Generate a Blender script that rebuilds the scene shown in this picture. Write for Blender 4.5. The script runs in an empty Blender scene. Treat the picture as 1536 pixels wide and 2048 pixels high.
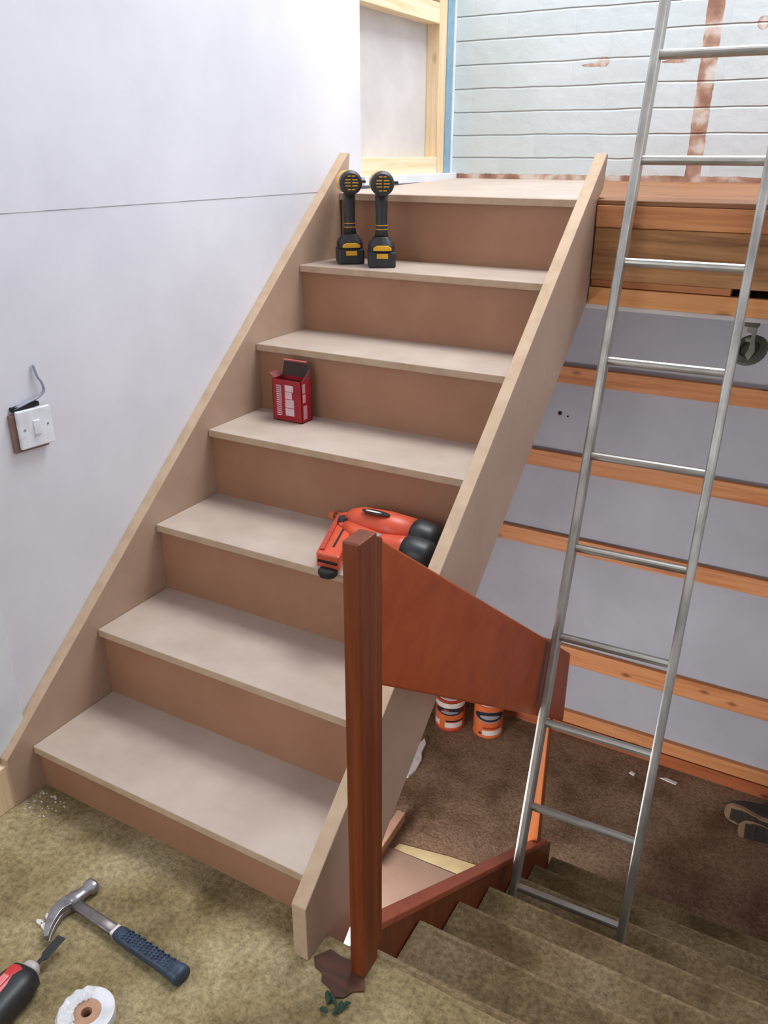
import bpy, bmesh, math, random
from mathutils import Vector, Matrix
random.seed(7)
sc = bpy.context.scene
COL = sc.collection

# ---------------------------------------------------------------- camera
cam_d = bpy.data.cameras.new('camera'); cam = bpy.data.objects.new('camera', cam_d); COL.objects.link(cam)
CR = Vector((0.873196, 0.487364, 0.002187)); CU = Vector((-0.197786, 0.350259, 0.915532)); CF = Vector((-0.445431, 0.799872, -0.402239))
M = Matrix.Identity(4)
for i in range(3):
    M[i][0] = CR[i]; M[i][1] = CU[i]; M[i][2] = -CF[i]
M.translation = Vector((1.51532, -0.97234, 1.44987))
cam.matrix_world = M
cam_d.sensor_fit = 'VERTICAL'; cam_d.sensor_height = 36; cam_d.lens = 28.753
cam_d.clip_start = 0.05
sc.camera = cam

# ---------------------------------------------------------------- light and exposure
sc.view_settings.view_transform = 'Standard'; sc.view_settings.look = 'None'
sc.view_settings.gamma = 1; sc.view_settings.use_curve_mapping = False
sc.view_settings.exposure = 0.0
w = bpy.data.worlds.new('world'); sc.world = w; w.use_nodes = True
w.node_tree.nodes['Background'].inputs[0].default_value = (0.86, 0.92, 1.0, 1)
w.node_tree.nodes['Background'].inputs[1].default_value = 0.15

def area(name, loc, target, sx, sy, power, col):
    l = bpy.data.lights.new(name, 'AREA'); l.shape = 'RECTANGLE'; l.size = sx; l.size_y = sy
    l.energy = power; l.color = col
    o = bpy.data.objects.new(name, l); COL.objects.link(o); o.location = loc
    o.rotation_euler = (Vector(target) - Vector(loc)).to_track_quat('-Z', 'Y').to_euler()
    return o
area('skylight', (0.95, 1.75, 3.93), (0.95, 1.75, 0), 1.7, 1.1, 112, (0.95, 0.98, 1.0))
area('rear_fill_light', (0.75, -3.3, 1.75), (0.7, 0.6, 0.4), 1.6, 1.4, 15, (0.98, 0.985, 1.0))  # added fill behind the viewer, no window there; lifts risers and floor edge timbers
area('lower_fill_light', (-0.075, 0.45, -0.80), (1.0, 1.35, -0.95), 0.8, 0.4, 46, (0.97, 0.98, 1.0))  # unseen light added low on the left to brighten the grey lower wall

area('left_fill_light', (-0.16, -1.65, 1.05), (0.9, -0.9, 0.2), 0.9, 1.8, 26, (0.98, 0.99, 1.0))  # unseen light added on the left to brighten the carpet and lowest riser

# ---------------------------------------------------------------- materials
def new_mat(name):
    m = bpy.data.materials.new(name); m.use_nodes = True
    nt = m.node_tree; return m, nt, nt.nodes['Principled BSDF']

def N(nt, kind, **kw):
    n = nt.nodes.new(kind)
    for k, v in kw.items():
        if k in n.inputs: n.inputs[k].default_value = v
        else: setattr(n, k, v)
    return n

def ramp(nt, fac, stops):
    r = nt.nodes.new('ShaderNodeValToRGB'); e = r.color_ramp.elements
    while len(e) < len(stops): e.new(0.5)
    for i, (p, c) in enumerate(stops):
        e[i].position = p; e[i].color = (c[0], c[1], c[2], 1)
    nt.links.new(fac, r.inputs[0]); return r

def srgb(r, g, b):
    f = lambda v: (v/255/12.92) if v/255 <= 0.04045 else ((v/255+0.055)/1.055)**2.4
    return (f(r), f(g), f(b))

def noise_mat(name, c1, c2, scale=8, rough=0.6, detail=6, stretch=(1, 1, 1), bump=0.0, bscale=None, metal=0.0, lo=0.35, hi=0.65, spec=0.5, coord='Object', bdist=0.002):
    m, nt, p = new_mat(name)
    tc = N(nt, 'ShaderNodeTexCoord'); mp = N(nt, 'ShaderNodeMapping')
    mp.inputs['Scale'].default_value = stretch
    nt.links.new(tc.outputs[coord], mp.inputs[0])
    n = N(nt, 'ShaderNodeTexNoise', Scale=scale, Detail=detail, Roughness=0.6)
    nt.links.new(mp.outputs[0], n.inputs['Vector'])
    r = ramp(nt, n.outputs[0], [(lo, c1), (hi, c2)])
    nt.links.new(r.outputs[0], p.inputs['Base Color'])
    p.inputs['Roughness'].default_value = rough; p.inputs['Metallic'].default_value = metal
    p.inputs['Specular IOR Level'].default_value = spec
    if bump:
        b = N(nt, 'ShaderNodeBump', Strength=bump, Distance=bdist)
        n2 = N(nt, 'ShaderNodeTexNoise', Scale=bscale or scale*3, Detail=4)
        nt.links.new(mp.outputs[0], n2.inputs['Vector'])
        nt.links.new(n2.outputs[0], b.inputs['Height']); nt.links.new(b.outputs[0], p.inputs['Normal'])
    return m

def plain(name, c, rough=0.5, metal=0.0, spec=0.5):
    d = tuple(v*0.82 for v in c)
    return noise_mat(name, d, c, 30, rough, 3, metal=metal, spec=spec, lo=0.3, hi=0.6)

def wood(name, c1, c2, c3, axis='X', rough=0.55, scale=1.0, knots=True, spec=0.4):
    """long grain streaks along one axis plus a few darker knots"""
    m, nt, p = new_mat(name)
    tc = N(nt, 'ShaderNodeTexCoord'); mp = N(nt, 'ShaderNodeMapping')
    s = {'X': (1.2, 22, 22), 'Y': (22, 1.2, 22), 'Z': (22, 22, 1.2)}[axis]
    mp.inputs['Scale'].default_value = [v*scale for v in s]
    nt.links.new(tc.outputs['Object'], mp.inputs[0])
    n = N(nt, 'ShaderNodeTexNoise', Scale=2.0, Detail=8, Roughness=0.65, Distortion=0.6)
    nt.links.new(mp.outputs[0], n.inputs['Vector'])
    r = ramp(nt, n.outputs[0], [(0.3, c1), (0.5, c2), (0.72, c3)])
    out = r.outputs[0]
    if knots:
        mp2 = N(nt, 'ShaderNodeMapping')
        s2 = {'X': (5, 11, 11), 'Y': (11, 5, 11), 'Z': (11, 11, 5)}[axis]
        mp2.inputs['Scale'].default_value = s2
        nt.links.new(tc.outputs['Object'], mp2.inputs[0])
        v = N(nt, 'ShaderNodeTexVoronoi', Scale=1.0); nt.links.new(mp2.outputs[0], v.inputs['Vector'])
        kr = ramp(nt, v.outputs['Distance'], [(0.05, (1, 1, 1)), (0.16, (0, 0, 0))])
        mx = N(nt, 'ShaderNodeMixRGB'); mx.inputs[2].default_value = (c1[0]*0.45, c1[1]*0.4, c1[2]*0.4, 1)
        nt.links.new(kr.outputs[0], mx.inputs[0]); nt.links.new(out, mx.inputs[1]); out = mx.outputs[0]
    nt.links.new(out, p.inputs['Base Color'])
    p.inputs['Roughness'].default_value = rough; p.inputs['Specular IOR Level'].default_value = spec
    b = N(nt, 'ShaderNodeBump', Strength=0.25, Distance=0.001)
    nt.links.new(n.outputs[0], b.inputs['Height']); nt.links.new(b.outputs[0], p.inputs['Normal'])
    return m

MDF = noise_mat('mdf', srgb(170, 142, 121), srgb(182, 154, 133), 5, 0.42, 5, bump=0.05, bscale=120, spec=0.6)
MDF_TREAD = noise_mat('lit_mdf', srgb(174, 156, 143), srgb(188, 172, 159), 6, 0.45, 6, bump=0.05, bscale=120, spec=0.6)  # paler board colour stands in for overhead light and sheen on treads and landing
MDF_RISER = noise_mat('shaded_riser_mdf', srgb(156, 114, 88), srgb(166, 124, 98), 5, 0.5, 5, spec=0.3)  # same board coloured darker, with the shade of the upright faces painted in
MDF_EDGE = noise_mat('mdf_edge', srgb(182, 156, 130), srgb(196, 171, 146), 18, 0.75, 5, bump=0.1, bscale=150, spec=0.2)
PLASTER = noise_mat('plaster', srgb(216, 216, 223), srgb(228, 228, 234), 2.2, 0.75, 7, bump=0.08, bscale=14, spec=0.25)
PLASTERBOARD = noise_mat('plasterboard', srgb(196, 192, 190), srgb(208, 204, 202), 5, 0.85, 6, bump=0.05, bscale=60, spec=0.2)
LINING = noise_mat('grey_lining', srgb(166, 164, 170), srgb(182, 180, 187), 1.5, 0.85, 6, bump=0.06, bscale=25, spec=0.2)
WHITE = plain('white_plastic', srgb(232, 236, 242), 0.3)
WHITEWOOD = noise_mat('white_painted_wood', srgb(212, 218, 224), srgb(228, 233, 238), 6, 0.5, 4)
def carpet_mat(name, a, b, c):
    m, nt, p = new_mat(name)
    tc = N(nt, 'ShaderNodeTexCoord')
    big = N(nt, 'ShaderNodeTexNoise', Scale=4.0, Detail=5, Roughness=0.6); nt.links.new(tc.outputs['Object'], big.inputs['Vector'])
    fine = N(nt, 'ShaderNodeTexNoise', Scale=78.0, Detail=4, Roughness=0.75); nt.links.new(tc.outputs['Object'], fine.inputs['Vector'])
    r1 = ramp(nt, big.outputs[0], [(0.36, a), (0.52, b), (0.7, c)])
    r2 = ramp(nt, fine.outputs[0], [(0.34, (0.55, 0.54, 0.52)), (0.64, (1.12, 1.12, 1.12))])
    mx = N(nt, 'ShaderNodeMixRGB', blend_type='MULTIPLY'); mx.inputs[0].default_value = 1
    nt.links.new(r1.outputs[0], mx.inputs[1]); nt.links.new(r2.outputs[0], mx.inputs[2])
    nt.links.new(mx.outputs[0], p.inputs['Base Color'])
    p.inputs['Roughness'].default_value = 1; p.inputs['Specular IOR Level'].default_value = 0.05
    bp = N(nt, 'ShaderNodeBump', Strength=0.9, Distance=0.006); nt.links.new(fine.outputs[0], bp.inputs['Height'])
    nt.links.new(bp.outputs[0], p.inputs['Normal'])
    return m
CARPET = carpet_mat('olive_carpet', srgb(114, 99, 68), srgb(156, 140, 104), srgb(184, 170, 134))
CARPET_STAIR = carpet_mat('worn_stair_carpet', srgb(96, 80, 56), srgb(128, 110, 82), srgb(148, 130, 102))
CARPET_NOSE = carpet_mat('highlit_carpet_edge', srgb(110, 92, 68), srgb(138, 119, 91), srgb(156, 138, 110))  # paler colour paints the bright highlight along each step edge
CARPET_LOW = carpet_mat('brown_carpet', srgb(112, 88, 68), srgb(138, 112, 90), srgb(152, 126, 102))
PINE = wood('pale_pine', srgb(205, 172, 130), srgb(226, 200, 162), srgb(238, 218, 186), 'Z', 0.6)
PINE_Y = wood('pale_pine_rail', srgb(214, 186, 142), srgb(232, 212, 176), srgb(242, 226, 196), 'Y', 0.6)
BATTEN = wood('orange_batten', srgb(176, 106, 62), srgb(202, 134, 84), srgb(216, 154, 104), 'X', 0.6)
BATTEN_Z = wood('orange_post', srgb(140, 76, 38), srgb(158, 88, 46), srgb(168, 100, 56), 'Z', 0.5, 1.0, knots=False)
BOARD = wood('orange_floorboard', srgb(184, 118, 66), srgb(206, 142, 86), srgb(216, 160, 106), 'X', 0.55, 0.7)
JOIST = wood('old_rough_joist', srgb(108, 70, 42), srgb(170, 122, 78), srgb(196, 150, 102), 'X', 0.75, 0.6)
TEAK = wood('varnished_brown_wood', srgb(88, 38, 18), srgb(112, 52, 24), srgb(132, 66, 30), 'Z', 0.4, 0.8, knots=False, spec=0.25)
TEAK_Y = wood('varnished_brown_panel', srgb(146, 60, 22), srgb(160, 70, 28), srgb(168, 80, 34), 'X', 0.42, 0.25, knots=False, spec=0.2)
ALU = noise_mat('aluminium', srgb(156, 154, 148), srgb(192, 189, 182), 25, 0.42, 5, stretch=(1, 1, .15), metal=0.75)
ALU_D = noise_mat('dull_aluminium', srgb(140, 136, 128), srgb(180, 178, 172), 25, 0.36, 5, stretch=(.2, 1, 1), metal=0.8)
BLACK = plain('black_plastic', srgb(38, 39, 42), 0.45)
RUBBER = plain('black_rubber', srgb(30, 30, 30), 0.8)
YELLOW = plain('yellow_plastic', srgb(226, 168, 30), 0.4)
ORANGE = plain('orange_plastic', srgb(206, 82, 52), 0.4)
ORANGE_D = plain('dull_orange_plastic', srgb(176, 60, 40), 0.5)
RED = plain('red_card', srgb(158, 22, 36), 0.55)
REDP = plain('red_plastic', srgb(206, 56, 60), 0.35)
PINKW = plain('printed_white', srgb(222, 190, 196), 0.6)
PRINTW = plain('printed_pale', srgb(226, 214, 208), 0.6)
CARD = plain('grey_brown_card', srgb(80, 62, 56), 0.8)
CARDB = plain('brown_card', srgb(176, 136, 110), 0.8)
STEEL = noise_mat('hammer_steel', srgb(128, 126, 130), srgb(170, 168, 172), 30, 0.35, 4, metal=0.85)
STEEL_DK = noise_mat('hammer_shank_steel', srgb(92, 86, 88), srgb(126, 118, 118), 20, 0.42, 4, metal=0.7)
GRIP = noise_mat('blue_grip', srgb(30, 44, 62), srgb(52, 70, 90), 60, 0.5, 4, bump=0.5, bscale=120)
BLUE = plain('blue_membrane', srgb(132, 166, 186), 0.6)
GREY_CABLE = plain('grey_cable', srgb(150, 154, 170), 0.5)
DARK = plain('dark_gap', srgb(26, 24, 26), 0.9)
BROWN_EDGE = plain('brown_back_box', srgb(140, 112, 102), 0.8)
OLDMETAL = noise_mat('old_painted_metal', srgb(98, 94, 84), srgb(140, 136, 124), 14, 0.6, 4)
OLDMETAL_D = noise_mat('old_dark_metal', srgb(60, 58, 50), srgb(84, 80, 70), 14, 0.6, 4)
PALE = plain('pale_plaster_chip', srgb(226, 222, 216), 0.8)
GREEN = plain('dark_green_scrap', srgb(46, 66, 50), 0.8)
SOLE = plain('tan_boot_sole', srgb(150, 118, 88), 0.8)
TREADRUB = plain('dark_boot_tread', srgb(62, 54, 46), 0.9)
LEATHER = plain('dark_boot_leather', srgb(54, 48, 46), 0.7)
TIN_ORANGE = plain('orange_tin_label', srgb(214, 108, 58), 0.35)
TIN_WHITE = plain('white_tin_label', srgb(224, 212, 202), 0.35)
TIN_DARK = plain('dark_tin_label', srgb(44, 40, 48), 0.35)
TIN_RED = plain('red_tin_rim', srgb(176, 60, 34), 0.4)
TIN_GREY = plain('grey_tin_label', srgb(150, 146, 150), 0.35)
UNDERLAY = noise_mat('pale_underlay', srgb(176, 156, 110), srgb(196, 178, 134), 12, 0.9, 5)
HARDB = noise_mat('hardboard', srgb(128, 102, 84), srgb(144, 116, 98), 4, 0.8, 5)

def brick_mat():
    m, nt, p = new_mat('white_painted_brick')
    tc = N(nt, 'ShaderNodeTexCoord'); sep = N(nt, 'ShaderNodeSeparateXYZ'); nt.links.new(tc.outputs['Object'], sep.inputs[0])
    comb = N(nt, 'ShaderNodeCombineXYZ'); nt.links.new(sep.outputs['X'], comb.inputs['X']); nt.links.new(sep.outputs['Z'], comb.inputs['Y'])
    # wobble so the courses are not ruler straight
    wn = N(nt, 'ShaderNodeTexNoise', Scale=5.0, Detail=3); nt.links.new(tc.outputs['Object'], wn.inputs['Vector'])
    sub = N(nt, 'ShaderNodeVectorMath', operation='SUBTRACT'); sub.inputs[1].default_value = (0.5, 0.5, 0.5); nt.links.new(wn.outputs['Color'], sub.inputs[0])
    scl = N(nt, 'ShaderNodeVectorMath', operation='SCALE'); scl.inputs['Scale'].default_value = 0.012; nt.links.new(sub.outputs[0], scl.inputs[0])
    add = N(nt, 'ShaderNodeVectorMath', operation='ADD'); nt.links.new(comb.outputs[0], add.inputs[0]); nt.links.new(scl.outputs[0], add.inputs[1])
    off = N(nt, 'ShaderNodeVectorMath', operation='ADD'); off.inputs[1].default_value = (0.1, -1.430 + 0.084*20, 0); nt.links.new(add.outputs[0], off.inputs[0])
    br = nt.nodes.new('ShaderNodeTexBrick'); nt.links.new(off.outputs[0], br.inputs['Vector'])
    br.inputs['Scale'].default_value = 1; br.inputs['Brick Width'].default_value = 0.27; br.inputs['Row Height'].default_value = 0.084
    br.inputs['Mortar Size'].default_value = 0.0025; br.inputs['Mortar Smooth'].default_value = 1.0
    br.inputs['Color1'].default_value = (*srgb(206, 213, 216), 1); br.inputs['Color2'].default_value = (*srgb(199, 207, 210), 1)
    br.inputs['Mortar'].default_value = (*srgb(202, 209, 212), 1)
    # only bed joints read strongly; blotches
    n1 = N(nt, 'ShaderNodeTexNoise', Scale=3.0, Detail=6); nt.links.new(tc.outputs['Object'], n1.inputs['Vector'])
    r1 = ramp(nt, n1.outputs[0], [(0.35, (0.93, 0.93, 0.90)), (0.65, (1, 1, 1))])
    mul = N(nt, 'ShaderNodeMixRGB', blend_type='MULTIPLY'); mul.inputs[0].default_value = 1
    nt.links.new(br.outputs['Color'], mul.inputs[1]); nt.links.new(r1.outputs[0], mul.inputs[2])
    col = mul.outputs[0]
    en = N(nt, 'ShaderNodeTexNoise', Scale=22.0, Detail=5); nt.links.new(tc.outputs['Object'], en.inputs['Vector'])
    def mathn(op, a, b):
        n = N(nt, 'ShaderNodeMath', operation=op)
        for i, v in enumerate((a, b)):
            if isinstance(v, (int, float)): n.inputs[i].default_value = v
            else: nt.links.new(v, n.inputs[i])
        return n.outputs[0]
    def blob(cx, cz, rx, rz, namp):
        dx = mathn('DIVIDE', mathn('SUBTRACT', sep.outputs['X'], cx), rx)
        dz = mathn('DIVIDE', mathn('SUBTRACT', sep.outputs['Z'], cz), rz)
        d = mathn('ADD', mathn('POWER', mathn('ABSOLUTE', dx, 0), 2), mathn('POWER', mathn('ABSOLUTE', dz, 0), 2))
        d = mathn('ADD', d, mathn('MULTIPLY', mathn('SUBTRACT', en.outputs[0], 0.5), namp))
        return mathn('LESS_THAN', d, 1.0)
    # bare scar where a pipe or batten was taken off, and chipped holes
    dx = mathn('DIVIDE', mathn('SUBTRACT', sep.outputs['X'], 0.924), 0.028)
    strip = mathn('LESS_THAN', mathn('ADD', mathn('ABSOLUTE', dx, 0), mathn('MULTIPLY', mathn('SUBTRACT', en.outputs[0], 0.5), 0.5)), 1.0)
    base = mathn('LESS_THAN', mathn('ADD', sep.outputs['Z'], mathn('MULTIPLY', mathn('SUBTRACT', en.outputs[0], 0.5), 0.015)), 1.373)
    tot = strip
    for b in (blob(0.553, 1.757, 0.024, 0.017, 1.4), blob(0.52, 1.748, 0.04, 0.006, 1.2), blob(1.085, 1.85, 0.02, 0.02, 1.6), blob(0.81, 1.748, 0.05, 0.006, 2.0), base):
        tot = mathn('MAXIMUM', tot, b)
    bn = N(nt, 'ShaderNodeTexNoise', Scale=14.0, Detail=5); nt.links.new(tc.outputs['Object'], bn.inputs['Vector'])
    br2 = ramp(nt, bn.outputs[0], [(0.36, srgb(142, 102, 84)), (0.5, srgb(172, 136, 116)), (0.62, srgb(206, 194, 184))])
    mx = N(nt, 'ShaderNodeMixRGB'); nt.links.new(tot, mx.inputs[0]); nt.links.new(col, mx.inputs[1]); nt.links.new(br2.outputs[0], mx.inputs[2])
    nt.links.new(mx.outputs[0], p.inputs['Base Color']); p.inputs['Roughness'].default_value = 0.55
    # relief: paint skin over bricks and beds
    so2 = N(nt, 'ShaderNodeSeparateXYZ'); nt.links.new(off.outputs[0], so2.inputs[0])
    fr = mathn('FRACT', mathn('DIVIDE', so2.outputs['Y'], 0.084), 0)
    bed = mathn('SUBTRACT', 1.0, mathn('MINIMUM', mathn('DIVIDE', mathn('MINIMUM', fr, mathn('SUBTRACT', 1.0, fr)), 0.055), 1.0))
    bedc = N(nt, 'ShaderNodeMixRGB'); bedc.inputs[2].default_value = (*srgb(150, 146, 138), 1)
    bm_ = mathn('MULTIPLY', bed, mathn('GREATER_THAN', mathn('ADD', bed, mathn('MULTIPLY', en.outputs[0], 0.6)), 0.95))
    nt.links.new(mathn('MULTIPLY', bm_, 0.38), bedc.inputs[0]); nt.links.new(mx.outputs[0], bedc.inputs[1]); nt.links.new(bedc.outputs[0], p.inputs['Base Color'])
    hm = mathn('SUBTRACT', mathn('MULTIPLY', en.outputs[0], 0.35), mathn('ADD', mathn('ADD', mathn('MULTIPLY', br.outputs['Fac'], 0.06), mathn('MULTIPLY', bed, 1.0)), mathn('MULTIPLY', tot, 0.8)))
    bp = N(nt, 'ShaderNodeBump', Strength=0.9, Distance=0.008); nt.links.new(hm, bp.inputs['Height']); nt.links.new(bp.outputs[0], p.inputs['Normal'])
    return m
BRICK = brick_mat()

# ---------------------------------------------------------------- mesh helpers
def base_of(o):
    v = Vector((0, 0, 0))
    while o is not None:
        v += o.location; o = o.parent
    return v

def obj(name, bm, mat, parent=None, local=False, bevel=0.0, smooth=False, seg=2):
    me = bpy.data.meshes.new(name)
    bmesh.ops.recalc_face_normals(bm, faces=bm.faces)
    if parent is not None and not local:
        bmesh.ops.translate(bm, verts=bm.verts, vec=-base_of(parent))
    bm.to_mesh(me); bm.free()
    mats = mat if isinstance(mat, (list, tuple)) else [mat]
    for m in mats: me.materials.append(m)
    o = bpy.data.objects.new(name, me); COL.objects.link(o); o.parent = parent
    if smooth:
        for f in me.polygons: f.use_smooth = True
    if bevel:
        md = o.modifiers.new('bevel', 'BEVEL'); md.width = bevel; md.segments = seg; md.limit_method = 'ANGLE'; md.angle_limit = math.radians(40)
        md.harden_normals = False
    return o

def thing(name, label, cat, loc=(0, 0, 0), rz=0, group=None):
    o = bpy.data.objects.new(name, None); COL.objects.link(o); o.location = loc; o.rotation_euler = (0, 0, rz)
    o.empty_display_size = 0.05
    o['label'] = label; o['category'] = cat
    if group: o['group'] = group
    return o

def tag(o, label=None, cat=None, group=None, kind=None):
    if label: o['label'] = label
    if cat: o['category'] = cat
    if group: o['group'] = group
    if kind: o['kind'] = kind
    return o

def struct(name, bm, mat, label, cat, **kw):
    return tag(obj(name, bm, mat, **kw), label, cat, kind='structure')

def B(): return bmesh.new()

def box(bm, x0, x1, y0, y1, z0, z1, mi=0):
    vs = [bm.verts.new((x, y, z)) for x in (x0, x1) for y in (y0, y1) for z in (z0, z1)]
    for f in ((0, 1, 3, 2), (4, 6, 7, 5), (0, 4, 5, 1), (2, 3, 7, 6), (0, 2, 6, 4), (1, 5, 7, 3)):
        fc = bm.faces.new([vs[i] for i in f]); fc.material_index = mi
    return bm

def bx(*a, mi=0): return box(B(), *a, mi=mi)

def prism(bm, pts, axis, a, b, mi=0):
    """closed 2D outline extruded along an axis; pts are the other two coordinates in order"""
    def P(u, v, t):
        return {'X': (t, u, v), 'Y': (u, t, v), 'Z': (u, v, t)}[axis]
    A = [bm.verts.new(P(u, v, a)) for u, v in pts]; C = [bm.verts.new(P(u, v, b)) for u, v in pts]
    n = len(pts); fs = [bm.faces.new(A), bm.faces.new(C[::-1])]
    for i in range(n): fs.append(bm.faces.new((A[i], C[i], C[(i+1) % n], A[(i+1) % n])))
    for f in fs: f.material_index = mi
    return bm

def ring_mesh(bm, rings, cap=True, mi=0):
    """loft between rings of equal vertex count"""
    R = [[bm.verts.new(p) for p in r] for r in rings]
    n = len(R[0]); fs = []
    for i in range(len(R)-1):
        for j in range(n):
            fs.append(bm.faces.new((R[i][j], R[i][(j+1) % n], R[i+1][(j+1) % n], R[i+1][j])))
    if cap: fs.append(bm.faces.new(R[0][::-1])); fs.append(bm.faces.new(R[-1]))
    for f in fs: f.material_index = mi
    return bm

def tube(bm, pts, rad, seg=12, mi=0, flat=1.0):
    pts = [Vector(p) for p in pts]; rings = []
    if not isinstance(rad, (list, tuple)): rad = [rad]*len(pts)
    ref = Vector((0, 0, 1)) if abs((pts[-1]-pts[0]).normalized().z) < 0.9 else Vector((1, 0, 0))
    for i, p in enumerate(pts):
        d = (pts[min(i+1, len(pts)-1)] - pts[max(i-1, 0)]).normalized()
        s = d.cross(ref).normalized(); t = s.cross(d).normalized()
        rings.append([p + s*math.cos(a)*rad[i] + t*math.sin(a)*rad[i]*flat for a in [2*math.pi*k/seg for k in range(seg)]])
    return ring_mesh(bm, rings, True, mi)

def lathe(bm, prof, c=(0, 0), seg=40, mi=0, z0=0.0):
    """profile of (r, z) turned about a vertical axis"""
    rings = [[Vector((c[0]+r*math.cos(2*math.pi*k/seg), c[1]+r*math.sin(2*math.pi*k/seg), z0+z)) for k in range(seg)] for r, z in prof]
    return ring_mesh(bm, rings, True, mi)

def rot_bm(bm, ang, axis, cent=(0, 0, 0)):
    bmesh.ops.rotate(bm, verts=bm.verts, cent=cent, matrix=Matrix.Rotation(ang, 3, axis)); return bm

def smoothpath(pts, n=6):
    """Catmull-Rom through the points"""
    P = [Vector(p) for p in pts]; P = [P[0]*2-P[1]] + P + [P[-1]*2-P[-2]]; out = []
    for i in range(1, len(P)-2):
        for k in range(n):
            t = k/n; a, b, c, d = P[i-1], P[i], P[i+1], P[i+2]
            out.append(0.5*((2*b)+(c-a)*t+(2*a-5*b+4*c-d)*t*t+(3*b-a-3*c+d)*t**3))
    out.append(P[-2]); return out

# ---------------------------------------------------------------- measurements (metres)
G = 0.24047; W = 0.8132; T = 0.033; SL = 0.2/G
tz = lambda i: 0.13 + 0.2*i                     # top of tread i
Y0, G2, R2 = 0.0265, 0.2353, 0.1771             # carpeted flight
LOW = -1.24
WL = -0.033                                     # face of the left wall
BACK = 2.40

# ---------------------------------------------------------------- the setting
wl = B()
for a in ((-1.15, 1.64, -0.55, 4.0), (-2.15, -1.15, -0.55, 0.0), (-2.15, -1.15, 2.05, 4.0), (-4.9, -2.15, -0.55, 4.0), (-4.9, 0.0, LOW, -0.55), (0.92, 1.64, LOW, -0.55), (0.0, 0.92, LOW, -1.04), (1.64, BACK+0.03, LOW, 1.04), (1.64, BACK, 2.02, 4.0)): box(wl, WL-0.11, WL, *a)
struct('wall_left', wl, PLASTER, 'smooth white plastered wall to the left of the new stairs', 'wall')
df = B()
for a in ((-2.15, -2.12, 0.0, 2.05), (-1.18, -1.15, 0.0, 2.05), (-2.12, -1.18, 2.02, 2.05)): box(df, WL-0.11, WL+0.004, *a)
struct('added_door_1', df, WHITEWOOD, 'unseen white door lining added around the left fill light behind the viewer', 'door')  # doorway put in so the left fill light has an opening
wf = B()
for a in ((0.0, 0.04, -1.04, -0.55), (0.88, 0.92, -1.04, -0.55), (0.04, 0.88, -1.04, -1.00), (0.04, 0.88, -0.59, -0.55), (0.445, 0.475, -1.00, -0.59)): box(wf, WL-0.09, WL-0.055, *a)
struct('added_window_1', wf, WHITEWOOD, 'unseen white window frame added around the fill light low in the left wall', 'window')  # window put in to carry the lower fill light
struct('wall_back', bx(WL-0.2, 2.4, BACK, BACK+0.1, 1.04, 4.0), BRICK, 'white painted brick wall behind the landing with a bare vertical scar', 'wall')
struct('wall_lower', bx(WL, 2.4, BACK+0.015, BACK+0.1, LOW-0.05, 1.04), LINING, 'grey lined wall with battens below the upper floor', 'wall')
struct('wall_right', bx(2.3, 2.4, -4.9, BACK+0.015, LOW, 4.0), PLASTER, 'white wall along the right side of the stairwell', 'wall')
struct('ceiling', box(box(box(box(B(), WL-0.11, 2.4, -4.9, 1.15, 4.0, 4.1), WL-0.11, 2.4, 2.35, BACK+0.1, 4.0, 4.1), WL-0.11, 0.05, 1.15, 2.35, 4.0, 4.1), 1.85, 2.4, 1.15, 2.35, 4.0, 4.1), PLASTER, 'white ceiling around a rooflight opening', 'ceiling')
struct('floor', prism(B(), [(WL, -4.9), (2.3, -4.9), (2.3, 0.0), (0.90, 0.0), (0.90, -0.004), (W-0.001, -0.004), (W-0.001, 0.0155), (0.0005, 0.0155), (0.0005, -0.004), (WL, -0.004)], 'Z', -0.22, 0.0), CARPET, 'worn olive carpeted floor at the foot of the new stairs', 'floor')
struct('floor_lower', bx(WL, 2.3, -0.3, BACK+0.015, LOW-0.05, LOW), CARPET_LOW, 'brown carpeted floor of the lower level', 'floor')
struct('wall_front', bx(WL, 2.3, -0.32, -0.22, LOW, -0.22), PLASTER, 'white wall under the edge of the upper carpeted floor', 'wall')
def slope_slab(pts, th):
    zz = lambda y: 1.331 + (y-1.46)*0.0234
    bm = B(); A = [bm.verts.new((x, y, zz(y))) for x, y in pts]; C = [bm.verts.new((x, y, zz(y)-th)) for x, y in pts]
    bm.faces.new(A); bm.faces.new(C[::-1])
    for i in range(len(pts)): bm.faces.new((A[i], C[i], C[(i+1) % len(pts)], A[(i+1) % len(pts)]))
    return bm
lf = slope_slab([(WL, 1.46), (0.812, 1.46), (0.812, 1.56), (0.575, BACK), (WL, BACK)], 0.016)
struct('floor_landing', lf, MDF_TREAD, 'pale board landing at the top of the new stairs', 'landing', bevel=0.002)
struct('floor_upper', slope_slab([(0.849, 1.445), (2.3, 1.445), (2.3, BACK), (0.577, BACK), (0.815, 1.562), (0.849, 1.52)], 0.012), wood('brown_floorboard', srgb(112, 72, 42), srgb(136, 90, 54), srgb(150, 102, 64), 'X', 0.6, 0.7), 'orange brown floorboards of the upper level beside the landing', 'floor', bevel=0.001)
struct('ceiling_lower', bx(WL, 2.3, 1.452, BACK+0.015, 1.033, 1.045), PLASTERBOARD, 'plasterboard ceiling edge under the upper floor joists', 'ceiling')
# white door lining on the left wall
struct('trim_1', prism(B(), [(-0.7, 0.125), (-0.09, 0.125), (-0.045, 0.158), (0.004, 0.198), (0.006, 0.205), (0.006, 2.3), (-0.7, 2.3)], 'X', WL, WL+0.011), WHITEWOOD, 'white board lining at the left edge beside the stair foot', 'trim', bevel=0.002)
tag(obj('pine_post', bx(WL, WL+0.028, -0.17, -0.062, 0.0, 0.122), PINE, bevel=0.002), 'short piece of bare pine under the white lining at the stair foot', 'timber')
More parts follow.
